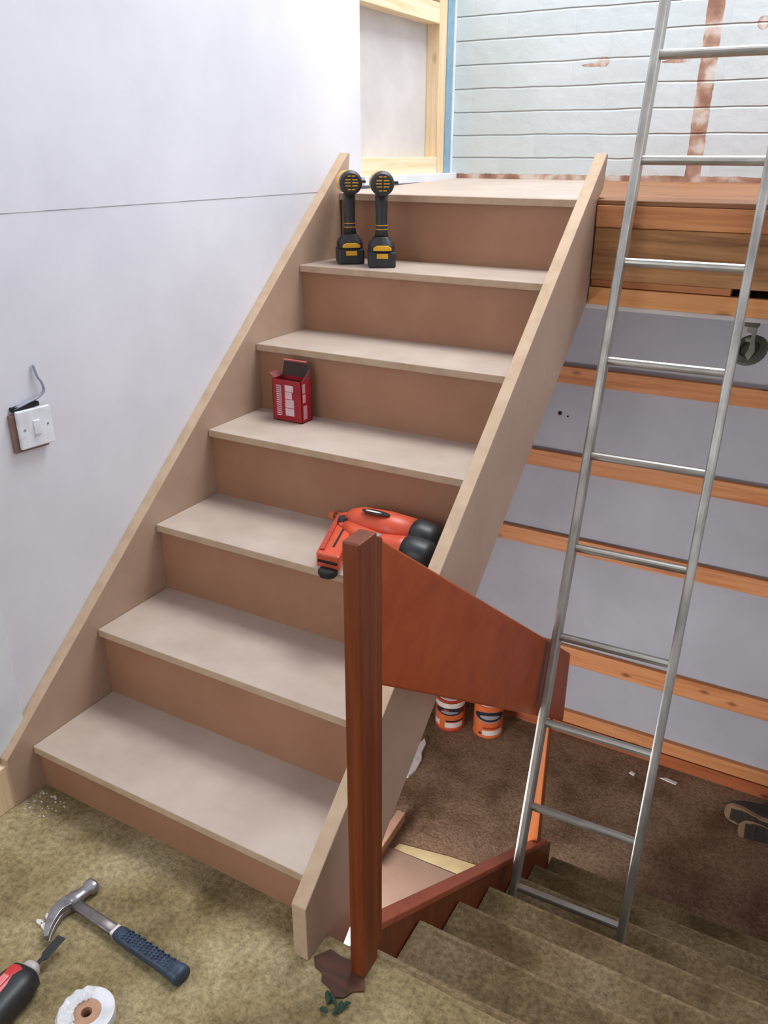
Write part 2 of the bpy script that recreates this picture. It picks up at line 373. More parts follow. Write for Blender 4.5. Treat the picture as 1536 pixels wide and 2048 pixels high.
# pencil-thin board joint on the left wall
struct('trim_2', bx(WL, WL+0.0006, -1.0, 1.44, 1.3332, 1.3348), noise_mat('board_joint_line', srgb(128, 124, 124), srgb(200, 198, 198), 9, 0.9, 5, lo=0.4, hi=0.7), 'thin dark level line across the left wall', 'line')

# stud framing in the gap of the left wall above the landing
t = thing('stud_frame', 'pale pine stud frame around a grey board at the top of the stairs', 'frame', (-0.06, 1.65, 1.35))
obj('top_rail', bx(-0.10, -0.045, 1.642, 2.256, 1.897, 1.965), PINE_Y, t, bevel=0.002)
obj('bottom_rail', bx(-0.10, -0.045, 1.642, 2.258, 1.374, 1.434), PINE_Y, t, bevel=0.002)
obj('stud', bx(-0.10, -0.045, 2.258, 2.322, 1.374, 2.02), PINE, t, bevel=0.002)
tag(obj('panel', bx(-0.112, -0.100, 1.642, 2.40, 1.374, 2.02), PLASTERBOARD, t), 'grey plasterboard set back in the frame')
s = obj('sill', bx(-0.10, -0.018, 1.642, 2.398, 1.345, 1.374), WHITEWOOD, t, bevel=0.002); s['label'] = 'white painted sill board'
tag(obj('blue_strip', bx(-0.10, -0.043, 2.324, 2.380, 1.375, 2.02), BLUE), 'upright blue membrane strip in the corner beside the brick wall', 'strip')
tag(obj('corner_bead', bx(-0.10, -0.04, 2.381, 2.3985, 1.375, 2.02), WHITEWOOD), 'narrow white upright strip between the blue strip and the brick', 'strip')

# ---------------------------------------------------------------- timbers under the upper floor edge
def timber(name, x0, x1, y0, y1, z0, z1, mat, label, cat, bev=0.002, group=None):
    return tag(obj(name, bx(x0, x1, y0, y1, z0, z1), mat, bevel=bev), label, cat, group)
X1 = 0.850
timber('header_board', X1, 2.29, 1.440, 1.475, 1.2600, 1.3175, BATTEN, 'reddish plank directly under the floorboards, above the old joist', 'plank')
timber('joist', X1, 2.29, 1.446, 1.51, 1.117, 1.2585, JOIST, 'deep rough old joist with dark knots below the reddish plank', 'joist')
timber('packing_strip', X1, 1.232, 1.458, 1.50, 1.096, 1.1155, BATTEN, 'thin orange packing strip below the old joist, left of the dark slot', 'strip')
timber('lower_plank', X1, 2.29, 1.440, 1.475, 1.047, 1.0945, BOARD, 'lowest plank of the floor edge, above the white ceiling edge', 'plank')

# battens on the grey wall
GB = 'horizontal battens on the grey lower wall'
for (z0, z1, tilt, lab) in ((0.550, 0.622, 0, 'topmost orange batten across the grey lower wall'),
                            (0.158, 0.233, 0, 'second orange batten down the grey lower wall'),
                            (-0.238, -0.163, 0, 'third orange batten down the grey wall, beside the stair side board'),
                            (-0.828, -0.733, 0, 'fourth orange batten down, behind the right end of the brown panel')):
    timber('wall_batten', 0.0, 2.29, BACK-0.010, BACK+0.015, z0, z1, BATTEN, lab, 'batten', group=GB)
timber('wall_batten', 0.0, 2.29, BACK-0.012, BACK+0.015, -1.165, -1.100, BATTEN, 'lowest orange batten just above the floor of the grey wall', 'batten', group=GB)
tag(obj('baseboard_back', bx(0.0, 2.29, BACK-0.008, BACK+0.015, LOW, -1.174), wood('red_skirting', srgb(140, 72, 40), srgb(168, 92, 54), srgb(180, 106, 66), 'X', 0.6)), 'reddish wooden skirting at the foot of the grey wall', 'skirting', kind='structure')

# nail marks on the grey wall
for k, (x, z, r) in enumerate(((0.509, 0.409, 0.009), (0.545, 0.40, 0.004))):
    o = obj('nail', lathe(B(), [(r*0.6, 0), (r, 0.002), (r, 0.004), (r*0.3, 0.006)], seg=12), DARK); o.rotation_euler = (math.pi/2, 0, 0); o.location = (x, BACK+0.0165, z)
    tag(o, ['larger dark nail head on the grey wall below the topmost batten', 'smaller dark nail head on the grey wall below the topmost batten'][k], 'nail')

# ---------------------------------------------------------------- the new MDF staircase
st = thing('staircase', 'new bare board staircase of seven treads with closed side boards', 'stairs', (0.4, 0.0, 0.0))
def stringer_pts():
    top = lambda y: 0.13 + SL*y + 0.06
    bot = lambda y: -0.142 + 0.823*y
    return [(-0.072, 0.0), (-0.003, 0.0), (0.002, -0.12), (0.03, bot(0.03)), (1.452, bot(1.452)), (1.452, 1.3265), (1.50, 1.36), (1.515, top(1.515)-0.004), (1.505, top(1.515)), (-0.072, top(-0.072)+0.008)]
for i in range(7):
    y = i*G
    if i < 6:
        tr = bx(0.0005, W-0.0005, y, y+G+0.015+0.004, tz(i)-0.021, tz(i))
    else:
        tr = bx(0.0005, W-0.0005, y, y+0.018, tz(i)-0.021, tz(i)); box(tr, 0.0005, W-0.0005, y+0.018, 1.459, tz(i)-0.021, tz(i))
        bmesh.ops.remove_doubles(tr, verts=tr.verts, dist=1e-5)
    for f in tr.faces:
        if f.normal.length == 0: f.normal_update()
    tr.normal_update()
    for f in tr.faces:
        if f.calc_center_median().y < y+0.001: f.material_index = 1
    obj('tread', tr, [MDF_TREAD, MDF_EDGE], st, bevel=0.0025)
    zb = 0.0 if i == 0 else tz(i-1)
    rs = bx(0.0005, W-0.0005, y+0.015, y+0.027, zb, tz(i)-0.021)
    obj('riser', rs, MDF_RISER, st)
for x0, x1 in ((WL+0.0002, 0.0), (W, W+T)):
    s_ = prism(B(), stringer_pts(), 'X', x0, x1); s_.normal_update()
    for f in s_.faces:
        if abs(f.normal.x) < 0.5: f.material_index = 1
    obj('stringer', s_, [MDF, MDF_EDGE], st, bevel=0.002)

# ---------------------------------------------------------------- carpeted flight going down
cs = thing('carpeted_staircase', 'old carpeted stairs going down to the lower floor', 'stairs', (1.6, 0.0, 0.0))
XS = 0.931
for i in range(7):
    y = Y0 + i*G2; z = -i*R2
    ya = 0.0005 if i == 0 else y-G2-0.022
    r = 0.018; pts = [(ya, z-0.05 if i else -0.05), (ya, z)]
    for k in range(7):
        a = math.pi/2 - k*math.pi/2/6*1.7
        pts.append((y-r+r*math.cos(a), z-r+r*math.sin(a)))
    pts.append((y-0.024, z-0.06)); pts.append((y-0.028, z-R2+0.002)); pts.append((y-0.05, z-R2+0.002)); pts.append((y-0.05, z-0.05))
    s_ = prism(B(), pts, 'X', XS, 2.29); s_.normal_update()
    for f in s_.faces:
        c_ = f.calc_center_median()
        if abs(f.normal.x) < 0.5 and c_.y > y-0.0185 and c_.z > z-0.03: f.material_index = 1  # nosing faces take the painted highlight
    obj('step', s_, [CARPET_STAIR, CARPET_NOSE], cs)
zc = lambda y: 0.055 - 0.712*y
obj('stringer', prism(B(), [(0.012, zc(0.012)-0.024), (0.012, -0.24), (1.20, LOW), (1.40, LOW), (1.40, zc(1.40)-0.024)], 'X', 0.903, 0.928), TEAK, cs, bevel=0.002)
obj('capping', prism(B(), [(0.012, zc(0.012)-0.023), (0.012, zc(0.012)), (1.34, zc(1.34)), (1.34, zc(1.34)-0.023)], 'X', 0.893, 0.9305), wood('reddish_capping', srgb(138, 66, 42), srgb(160, 80, 54), srgb(172, 92, 64), 'Y', 0.4, 0.6, knots=False), cs, bevel=0.003)

# ---------------------------------------------------------------- newel, solid panel and end post
bl = thing('balustrade', 'varnished brown newel post with a sloping solid side panel', 'balustrade', (0.945, -0.03, 0.0))
obj('newel_post', prism(B(), [(0.931, -0.052), (0.962, -0.052), (0.962, 0.001), (0.931, 0.001)], 'Z', 0.002, 0.925), TEAK, bl, bevel=0.003)
obj('post_trim', prism(B(), [(0.002, 0.004), (0.036, 0.004), (0.036, 0.899), (0.002, 0.918)], 'X', 0.925, 0.9525), TEAK, bl, bevel=0.003)
tp = lambda y: 0.925 - 0.745*y
bt = lambda y: 0.645 - 0.742*y
obj('panel', prism(B(), [(0.037, tp(0.037)), (1.335, tp(1.335)), (1.335, bt(1.335)), (0.037, bt(0.037))], 'X', 0.922, 0.9405), TEAK_Y, bl, bevel=0.004)
obj('end_post', prism(B(), [(0.884, 1.235), (0.9215, 1.235), (0.9215, 1.275), (0.884, 1.275)], 'Z', zc(1.25)-0.02, -0.05), BATTEN_Z, bl, bevel=0.003)['label'] = 'orange brown end post'
# bare board showing where the carpet is cut away
tag(obj('floorboard', prism(B(), [(0.852, -0.060), (0.866, -0.076), (0.884, -0.080), (0.893, -0.095), (0.915, -0.100), (0.931, -0.112), (0.948, -0.104), (0.957, -0.085), (0.975, -0.074), (0.966, -0.056), (0.958, -0.048), (0.93, -0.030), (0.900, -0.034), (0.872, -0.030)], 'Z', 0.0, 0.004), noise_mat('dark_floorboard', srgb(66, 38, 24), srgb(88, 52, 34), 10, 0.7, 5, stretch=(1, 6, 1))), 'dark brown floorboard showing through cut carpet beside the newel foot', 'floorboard')

# ---------------------------------------------------------------- ladder
LO = Vector((0.9874, 0.8198, -0.597)); LD = Vector((-0.0036, 0.0776, 0.2538)); LWv = Vector((0.3042, 0.0101, 0.0))
ld = thing('ladder', 'long aluminium ladder standing on the carpeted stairs and leaning on the upper floor edge', 'ladder', tuple(LO))
NR = 14
ln_ = LD.normalized(); lx = LWv.normalized(); lb = ln_.cross(lx).normalized()
def stile(s):
    c0 = LO + (Vector((0, 0, 0)) if s < 0 else LWv) + lx*(0.0105*s)
    a = c0 - ln_*0.109; b = c0 + LD*(NR-1) + ln_*0.05
    hw, hd = 0.0115, 0.024
    prof = []
    for cx, cy in ((hw, hd), (-hw, hd), (-hw, -hd), (hw, -hd)):
        for k in range(4):
            a0 = math.atan2(cy, cx); r = 0.006
            base = math.pi/2*{(1, 1): 0, (-1, 1): 1, (-1, -1): 2, (1, -1): 3}[(1 if cx > 0 else -1, 1 if cy > 0 else -1)]
            an = base + k*math.pi/2/3
            prof.append((cx - math.copysign(r, cx) + r*math.cos(an), cy - math.copysign(r, cy) + r*math.sin(an)))
    bm = ring_mesh(B(), [[p_ + lx*u + lb*v for u, v in prof] for p_ in (a, b)])
    obj('stile', bm, ALU, ld)
    f = ring_mesh(B(), [[p_ + lx*u*1.15 + lb*v*1.1 for u, v in prof] for p_ in (a - ln_*0.001, a + ln_*0.028)])
    obj('foot', f, RUBBER, ld)
for s in (-1, 1): stile(s)
rung0 = None
for i in range(NR):
    a = LO + LD*i - lx*0.004; b = a + LWv + lx*0.008
    if rung0 is None:
        bm = B(); rr = 0.0125; rings = []
        for p_ in (a, b):
            ring = []
            for k in range(16):
                an = 2*math.pi*k/16; rad = rr*(0.86 if math.sin(an) > 0.75 else 1.0)
                ring.append(p_ + lb*math.cos(an)*rad + ln_*math.sin(an)*rad)
            rings.append(ring)
        ring_mesh(bm, rings)
        rung0 = obj('rung', bm, ALU_D, ld, bevel=0)
    else:
        c = rung0.copy(); COL.objects.link(c); c.parent = ld; c.location = LD*i

# ---------------------------------------------------------------- light switch
sw = thing('light_switch', 'white light switch hanging loose from the left wall with a grey cable', 'light switch', (WL, 0.178, 0.93))
def plate(y0, y1, z0, z1, x0, x1): return prism(B(), [(y0, z0), (y1, z0-0.004), (y1, z1-0.004), (y0, z1)], 'X', x0, x1)
obj('back_box', plate(0.122, 0.212, 0.838, 0.925, WL+0.0003, WL+0.009), BROWN_EDGE, sw, bevel=0.002)
obj('faceplate', plate(0.133, 0.221, 0.845, 0.932, WL+0.010, WL+0.020), WHITE, sw, bevel=0.0025)
rk = obj('rocker', prism(B(), [(0.170, 0.872), (0.186, 0.871), (0.186, 0.903), (0.170, 0.904)], 'X', WL+0.0195, WL+0.0235), WHITE, sw, bevel=0.001)
for y in (0.146, 0.208):
    sb = tube(B(), [(WL+0.0195, y, 0.888), (WL+0.0212, y, 0.888)], 0.0028, 10)
    obj('screw', sb, TIN_GREY, sw)
obj('dark_gap', bx(WL+0.0003, WL+0.012, 0.131, 0.20, 0.931, 0.940), DARK, sw)
cb = smoothpath([(WL+0.008, 0.135, 0.936), (WL+0.009, 0.17, 0.943), (WL+0.011, 0.20, 0.949), (WL+0.013, 0.216, 0.960), (WL+0.012, 0.216, 0.978), (WL+0.009, 0.209, 0.995), (WL+0.006, 0.205, 1.020)], 7)
obj('cable', tube(B(), cb, 0.0042, 10, flat=0.7), GREY_CABLE, sw, smooth=True)

# ---------------------------------------------------------------- old fitting under the upper floor
ft = thing('light_fitting', 'old grey light fitting with a tilted dish hanging below the floor edge', 'light fitting', (1.297, 1.53, 1.033))
obj('mounting_block', bx(1.275, 1.312, 1.515, 1.55, 1.009, 1.033), OLDMETAL_D, ft, bevel=0.002)
obj('bracket', prism(B(), [(1.285, 1.01), (1.309, 1.01), (1.307, 0.975), (1.313, 0.94), (1.300, 0.915), (1.289, 0.93), (1.296, 0.952), (1.297, 0.966), (1.284, 0.968), (1.283, 0.976), (1.297, 0.978), (1.297, 0.992), (1.282, 0.994)], 'Y', 1.52, 1.536), OLDMETAL, ft, bevel=0.002)
d = lathe(B(), [(0.048, 0.0), (0.05, 0.004), (0.046, 0.012), (0.030, 0.016), (0.026, 0.010), (0.040, 0.004)], seg=32)
rot_bm(d, math.radians(46), 'X'); rot_bm(d, math.radians(-24), 'Y')
bmesh.ops.translate(d, verts=d.verts, vec=(1.298, 1.56, 0.935))
obj('dish', d, OLDMETAL_D, ft, smooth=False)

# ---------------------------------------------------------------- cordless drills
def make_drill(label, loc, rz):
    t = thing('cordless_drill', label, 'drill', loc, rz, 'cordless drills on the upper tread')
    L = dict(parent=t, local=True)
    bt_ = prism(B(), [(-0.040, -0.048), (0.040, -0.048), (0.042, -0.030), (0.040, 0.055), (-0.040, 0.055), (-0.042, -0.030)], 'Z', 0.0, 0.046)
    obj('battery', bt_, BLACK, bevel=0.005, **L)
    la = prism(B(), [(-0.0275, 0.050), (0.0275, 0.050), (0.027, 0.058), (0.016, 0.064), (-0.016, 0.064), (-0.027, 0.058)], 'Y', -0.053, -0.040)
    obj('battery_latch', la, YELLOW, bevel=0.002, **L)
    obj('battery_label', bx(-0.017, 0.017, -0.0495, -0.047, 0.027, 0.041), YELLOW, bevel=0.001, **L)
    ft_ = ring_mesh(B(), [[Vector((sx*cx, cy*sy + oy, z)) for cx, cy in OCT] for z, sx, sy, oy in ((0.046, 0.040, 0.046, 0.0), (0.062, 0.041, 0.045, 0.0), (0.072, 0.036, 0.040, 0.0), (0.088, 0.021, 0.027, -0.004))])
    obj('battery_mount', ft_, BLACK, bevel=0.002, **L)
    h = ring_mesh(B(), [[Vector((sx*cx, cy*sy + oy, z)) for cx, cy in OCT] for z, sx, sy, oy in ((0.086, 0.0205, 0.026, -0.004), (0.11, 0.0175, 0.023, -0.004), (0.15, 0.017, 0.022, -0.002), (0.18, 0.0185, 0.026, 0.0), (0.205, 0.020, 0.032, 0.004))])
    hd = obj('handle', h, BLACK, smooth=True, **L)
    for z in (0.108, 0.119):
        st_ = ring_mesh(B(), [[Vector((0.0182*cx, cy*0.0238-0.0040, zz)) for cx, cy in OCT] for zz in (z, z+0.002)])
        o = obj('grip_line', st_, YELLOW, **L); o.parent = hd
    c = B(); tube(c, [(0, -0.040, 0.237), (0, 0.075, 0.237)], 0.0335, 28)
    obj('motor_housing', c, YELLOW, smooth=False, bevel=0.004, **L)
    e = B(); tube(e, [(0, -0.066, 0.237), (0, -0.058, 0.237), (0, -0.036, 0.237)], [0.027, 0.0335, 0.0352], 28)
    cp_ = obj('rear_cap', e, BLACK, smooth=False, **L)
    for k, (z, hw) in enumerate(((0.256, 0.012), (0.246, 0.019), (0.2375, 0.021), (0.229, 0.019), (0.2185, 0.012))):
        for sx in (-1, 1):
            o = obj('vent_slot', bx(sx*hw*0.55-hw*0.42, sx*hw*0.55+hw*0.42, -0.0675, -0.062, z-0.0014, z+0.0014), YELLOW, **L); o.parent = cp_
    k_ = B(); tube(k_, [(0, 0.075, 0.240), (0, 0.10, 0.240), (0, 0.125, 0.240)], [0.026, 0.024, 0.014], 24)
    obj('chuck', k_, BLACK, **L)
    obj('trigger', prism(B(), [(0.028, 0.165), (0.040, 0.170), (0.042, 0.192), (0.032, 0.198)], 'X', -0.009, 0.009), BLACK, bevel=0.002, **L)
    obj('belt_hook', bx(0.030, 0.048, -0.030, -0.018, 0.236, 0.243), BLACK, bevel=0.001, **L)
    return t
OCT = [(math.cos(a)*(1 if True else 1), math.sin(a)) for a in [2*math.pi*k/20 for k in range(20)]]
OCT = [(math.copysign(abs(c)**0.7, c), math.copysign(abs(s_)**0.7, s_)) for c, s_ in OCT]
make_drill('black and yellow cordless drill standing on its battery, nearer the wall', (0.110, 1.326, 1.13), math.radians(38))
make_drill('black and yellow cordless drill standing on its battery, nearer the middle of the tread', (0.237, 1.303, 1.13), math.radians(33))

# ---------------------------------------------------------------- red box of screws on the fourth tread
rb = thing('screw_box', 'red card box with white print and raised lid standing on a middle tread', 'box', (0.146, 0.928, 0.73))
BX0, BX1, BY0, BY1, BZ0, BZ1 = 0.105, 0.206, 0.893, 0.945, 0.731, 0.853
bb = B(); tk = 0.0015
box(bb, BX0, BX1, BY0, BY0+tk, BZ0, BZ1); box(bb, BX0, BX1, BY1-tk, BY1, BZ0, BZ1)
box(bb, BX0, BX0+tk, BY0, BY1, BZ0, BZ1); box(bb, BX1-tk, BX1, BY0, BY1, BZ0, BZ1); box(bb, BX0, BX1, BY0, BY1, BZ0, BZ0+tk)
obj('carton', bb, RED, rb)
obj('lining', bx(BX0+0.002, BX1-0.002, BY0+0.002, BY1-0.002, BZ0+0.002, BZ1-0.012), DARK, rb)  # dark block painted in for the shade inside the open box
fl = prism(B(), [(BX0, BZ1), (BX1, BZ1), (BX1-0.012, BZ1+0.046), (BX0+0.010, BZ1+0.046)], 'Y', BY1-tk, BY1)
o = obj('lid', fl, CARD, rb)
o = obj('lid_edge', bx(BX0+0.010, BX1-0.012, BY1-0.008, BY1+0.0005, BZ1+0.045, BZ1+0.0485), plain('pink_red_card', srgb(186, 92, 90), 0.6), rb)
obj('side_flap', prism(B(), [(BY0+0.004, BZ1), (BY1-0.002, BZ1), (BY1-0.004, BZ1+0.030), (BY0+0.016, BZ1+0.006)], 'X', BX1-tk, BX1+0.0002), plain('dull_red_card', srgb(120, 50, 50), 0.7), rb)
obj('side_flap', prism(B(), [(BX0, BZ1), (BX0+0.004, BZ1+0.001), (BX0-0.014, BZ1+0.014), (BX0-0.016, BZ1+0.012)], 'Y', BY0+0.006, BY1-0.004), plain('dull_red_card_2', srgb(120, 50, 50), 0.7), rb)
# printed columns of lettering, too blurred to read, as rows of small strokes
pr = B()
z = BZ0+0.016
while z < BZ1-0.014:
    box(pr, BX0+0.014, BX0+0.030, BY0-0.0006, BY0, z, z+0.0032); z += 0.0062
box(pr, BX0+0.028, BX0+0.031, BY0-0.0006, BY0, BZ0+0.016, BZ1-0.016)
obj('printed_lettering', pr, PINKW, rb)
pr2 = B()
for z0, z1, xr in ((0.018, 0.040, 0.074), (0.042, 0.066, 0.074), (0.068, 0.088, 0.068), (0.0895, 0.108, 0.073)):
    box(pr2, BX0+0.044, BX0+xr, BY0-0.0006, BY0, BZ0+z0, BZ0+z1)
obj('printed_panel', pr2, PINKW, rb)
pr3 = B(); box(pr3, BX1, BX1+0.0006, BY0+0.006, BY0+0.020, BZ0+0.060, BZ0+0.084); box(pr3, BX1, BX1+0.0006, BY0+0.005, BY0+0.019, BZ0+0.088, BZ0+0.114); box(pr3, BX1, BX1+0.0006, BY0+0.008, BY0+0.026, BZ0+0.010, BZ0+0.050)
obj('side_print', pr3, plain('printed_pink', srgb(200, 140, 150), 0.6), rb)

# ---------------------------------------------------------------- nail gun on the third tread
ng = thing('nail_gun', 'orange and black nail gun lying on its side on the third tread', 'nail gun', (0.6, 0.62, 0.53))
Z3 = 0.53
def oval(c, rx, rz, n=28, p=0.85):
    return [Vector((c[0], c[1] + rx*math.copysign(abs(math.cos(a))**p, math.cos(a)), c[2] + rz*math.copysign(abs(math.sin(a))**p, math.sin(a)))) for a in [2*math.pi*k/n for k in range(n)]]
bd = ring_mesh(B(), [oval((x, y, z), ry, rz_) for x, y, z, ry, rz_ in ((0.495, 0.662, Z3+0.048, 0.016, 0.018), (0.508, 0.662, Z3+0.050, 0.034, 0.034), (0.54, 0.662, Z3+0.052, 0.042, 0.042), (0.62, 0.660, Z3+0.053, 0.044, 0.046), (0.700, 0.658, Z3+0.052, 0.043, 0.043))])
obj('motor_body', bd, ORANGE, ng, smooth=True)
cp = ring_mesh(B(), [oval((x, y, z), ry, rz_) for x, y, z, ry, rz_ in ((0.696, 0.658, Z3+0.052, 0.0445, 0.0445), (0.715, 0.658, Z3+0.052, 0.045, 0.045), (0.745, 0.657, Z3+0.050, 0.042, 0.042), (0.762, 0.657, Z3+0.048, 0.030, 0.032))])
obj('end_cap', cp, BLACK, ng, smooth=True)
hd = ring_mesh(B(), [oval((x, y, z), ry, rz_) for x, y, z, ry, rz_ in ((0.515, 0.625, Z3+0.045, 0.024, 0.024), (0.56, 0.605, Z3+0.045, 0.028, 0.026), (0.63, 0.592, Z3+0.044, 0.026, 0.026), (0.690, 0.590, Z3+0.044, 0.033, 0.034), (0.715, 0.590, Z3+0.044, 0.036, 0.038))])
obj('handle', hd, ORANGE, ng, smooth=True)
bt_ = ring_mesh(B(), [oval((x, y, z), ry, rz_) for x, y, z, ry, rz_ in ((0.706, 0.588, Z3+0.044, 0.037, 0.040), (0.73, 0.586, Z3+0.044, 0.042, 0.042), (0.768, 0.584, Z3+0.043, 0.040, 0.040), (0.782, 0.584, Z3+0.041, 0.028, 0.030))])
obj('battery', bt_, BLACK, ng, smooth=True)
obj('trigger', bx(0.615, 0.640, 0.572, 0.590, Z3+0.060, Z3+0.076), TIN_GREY, ng, bevel=0.003)
mg = B()
prism(mg, [(0.452, 0.690), (0.515, 0.684), (0.598, 0.462), (0.535, 0.458)], 'Z', Z3+0.020, Z3+0.058)
mo = obj('magazine', mg, ORANGE, ng, bevel=0.005)
o = obj('magazine_slot', prism(B(), [(0.505, 0.650), (0.510, 0.650), (0.560, 0.500), (0.555, 0.499)], 'Z', Z3+0.0575, Z3+0.0590), DARK, mo)
o = obj('magazine_rail', prism(B(), [(0.464, 0.670), (0.476, 0.670), (0.548, 0.475), (0.536, 0.472)], 'Z', Z3+0.0575, Z3+0.063), ORANGE_D, mo, bevel=0.001)
o = obj('end_slot', bx(0.541, 0.592, 0.4555, 0.4605, Z3+0.036, Z3+0.041), DARK, mo)
o.rotation_euler = (0, 0, 0)
obj('follower_knob', tube(B(), [(0.505, 0.632, Z3+0.057), (0.505, 0.632, Z3+0.066), (0.505, 0.632, Z3+0.074)], [0.012, 0.0155, 0.013], 20), BLACK, mo)
obj('rubber_tip', prism(B(), [(0.546, 0.470), (0.590, 0.470), (0.592, 0.446), (0.580, 0.436), (0.560, 0.434), (0.546, 0.446)], 'Z', Z3+0.004, Z3+0.024), RUBBER, ng, bevel=0.006)
obj('nose', tube(B(), [(0.430, 0.712, Z3+0.030), (0.458, 0.704, Z3+0.036), (0.49, 0.69, Z3+0.042)], [0.007, 0.009, 0.012], 14), STEEL_DK, ng)
obj('depth_adjuster', tube(B(), [(0.412, 0.716, Z3+0.026), (0.430, 0.712, Z3+0.030)], [0.010, 0.012], 14), plain('bright_orange', srgb(222, 110, 50), 0.4), ng, bevel=0.002)
obj('trigger_housing', prism(B(), [(0.475, 0.690), (0.540, 0.668), (0.600, 0.610), (0.560, 0.585), (0.500, 0.610), (0.470, 0.660)], 'Z', Z3+0.028, Z3+0.066), ORANGE, ng, bevel=0.01)
# oval badge on top of the motor body with a pale stroke
bd_ = B(); pts = []
bg = [Vector((0.592+0.040*math.cos(a), 0.645+0.013*math.sin(a), Z3+0.0995)) for a in [2*math.pi*k/24 for k in range(24)]]
ring_mesh(bd_, [bg, [v+Vector((0, 0, 0.0015)) for v in bg]])
b_ = obj('badge', bd_, DARK, ng)
bd2 = B(); bg2 = [Vector((0.585+0.022*math.cos(a)+0.004*math.sin(a), 0.645+0.0035*math.sin(a), Z3+0.101)) for a in [2*math.pi*k/16 for k in range(16)]]
ring_mesh(bd2, [bg2, [v+Vector((0, 0, 0.0008)) for v in bg2]]); obj('badge_mark', bd2, PRINTW, b_)

# ---------------------------------------------------------------- hammer
hm = thing('claw_hammer', 'steel claw hammer with a dark blue rubber grip lying on the carpet', 'hammer', (0.345, -0.208, 0.0), math.radians(-3))
L = dict(parent=hm, local=True)
zh = 0.016
hb = B()
# head runs along +Y (face) to -Y (claw)
sec = lambda y, x, hx, hz, z=zh: [Vector((x + 1.22*hx*math.copysign(abs(math.cos(a))**0.75, math.cos(a)), y, z + hz*math.copysign(abs(math.sin(a))**0.75, math.sin(a)))) for a in [2*math.pi*k/16 for k in range(16)]]
ring_mesh(hb, [sec(0.056, 0.004, 0.0125, 0.0125), sec(0.052, 0.004, 0.014, 0.014), sec(0.040, 0.004, 0.0135, 0.0135), sec(0.036, 0.003, 0.010, 0.010), sec(0.020, 0.002, 0.0105, 0.0105), sec(0.012, 0.0, 0.014, 0.0125), sec(-0.010, 0.0, 0.013, 0.0125)])
obj('head', hb, STEEL, smooth=True, **L)
for sgn in (-1, 1):
    cl = B(); P = smoothpath([(0.0, -0.006, zh), (-0.002, -0.030, zh), (0.008, -0.054, zh), (0.022, -0.074, zh), (0.036, -0.088, zh)], 5)
    rings = []
    for i, q in enumerate(P):
        f = i/(len(P)-1); d_ = (P[min(i+1, len(P)-1)]-P[max(i-1, 0)]).normalized(); s_ = Vector((-d_.y, d_.x, 0))
        th = 0.0105*(1-f)+0.004; w0 = 0.0125 + 0.001*f; inner = 0.0004 + 0.0016*f
        rings.append([q+s_*th+Vector((0, 0, sgn*inner)), q+s_*th+Vector((0, 0, sgn*w0)), q-s_*th+Vector((0, 0, sgn*w0)), q-s_*th+Vector((0, 0, sgn*inner))])
    ring_mesh(cl, rings); obj('claw', cl, STEEL, bevel=0.001, **L)
sh = ring_mesh(B(), [[Vector((x, hy*c, zh-0.001+hz*s_)) for c, s_ in OCT] for x, hy, hz in ((0.006, 0.014, 0.009), (0.03, 0.0115, 0.006), (0.09, 0.0120, 0.0055), (0.145, 0.0125, 0.006))])
obj('shank', sh, STEEL_DK, smooth=True, **L)
gr = ring_mesh(B(), [[Vector((x, hy*c, 0.0155+hz*s_)) for c, s_ in OCT] for x, hy, hz in ((0.138, 0.0125, 0.0095), (0.15, 0.0155, 0.0125), (0.20, 0.0165, 0.0125), (0.26, 0.016, 0.0125), (0.30, 0.0175, 0.0145), (0.312, 0.0195, 0.0155), (0.320, 0.0185, 0.0145))])
g = obj('grip', gr, GRIP, smooth=True, **L)
rb_ = B()
for i in range(17):
    for j in range(4):
        x = 0.163+i*0.0082; y = -0.0095+j*0.0063 + (0.0016 if i % 2 else -0.0016)
        box(rb_, x, x+0.0042, y, y+0.0035, 0.0262, 0.0302)
o = obj('grip_studs', rb_, GRIP, bevel=0.0006, **L); o.parent = g
o = obj('grip_collar', bx(0.129, 0.1375, -0.0122, 0.0122, 0.010, 0.0222), PRINTW, bevel=0.002, **L); o['label'] = 'pale label at the top of the grip'

# ---------------------------------------------------------------- oscillating tool, bottom left
mt = thing('multi_tool', 'red and black power tool with a stepped black blade at bottom left', 'power tool', (0.412, -0.368, 0.0), math.radians(-84))
L = dict(parent=mt, local=True)
def osec(x, hy, hz, z): return [Vector((x, 1.2*hy*c, z+hz*s_)) for c, s_ in OCT]
# local +X runs from the nose (0) to the back (out of frame)
lowb = ring_mesh(B(), [osec(-0.004, 0.014, 0.012, 0.030), osec(0.004, 0.026, 0.024, 0.030), osec(0.03, 0.031, 0.029, 0.030), osec(0.10, 0.029, 0.028, 0.029), osec(0.20, 0.028, 0.027, 0.029), osec(0.225, 0.020, 0.020, 0.029)])
obj('body', lowb, BLACK, smooth=True, **L)
up = B()
for (xa, xb) in ((0.0, 0.20),):
    rings = []
    for x, hy, hz in ((0.002, 0.016, 0.018), (0.012, 0.022, 0.0275), (0.05, 0.022, 0.0305), (0.12, 0.020, 0.0300), (0.20, 0.018, 0.028)):
        rings.append([Vector((x, -0.009 + 1.2*hy*math.cos(a), 0.031+hz*math.sin(a))) for a in [math.pi*0.02 + math.pi*0.96*k/12 for k in range(13)]])
    ring_mesh(up, rings)
obj('shell', up, REDP, smooth=True, **L)
obj('switch_slide', bx(0.035, 0.115, -0.017, -0.003, 0.060, 0.064), plain('pale_red', srgb(226, 120, 124), 0.3), bevel=0.002, **L)
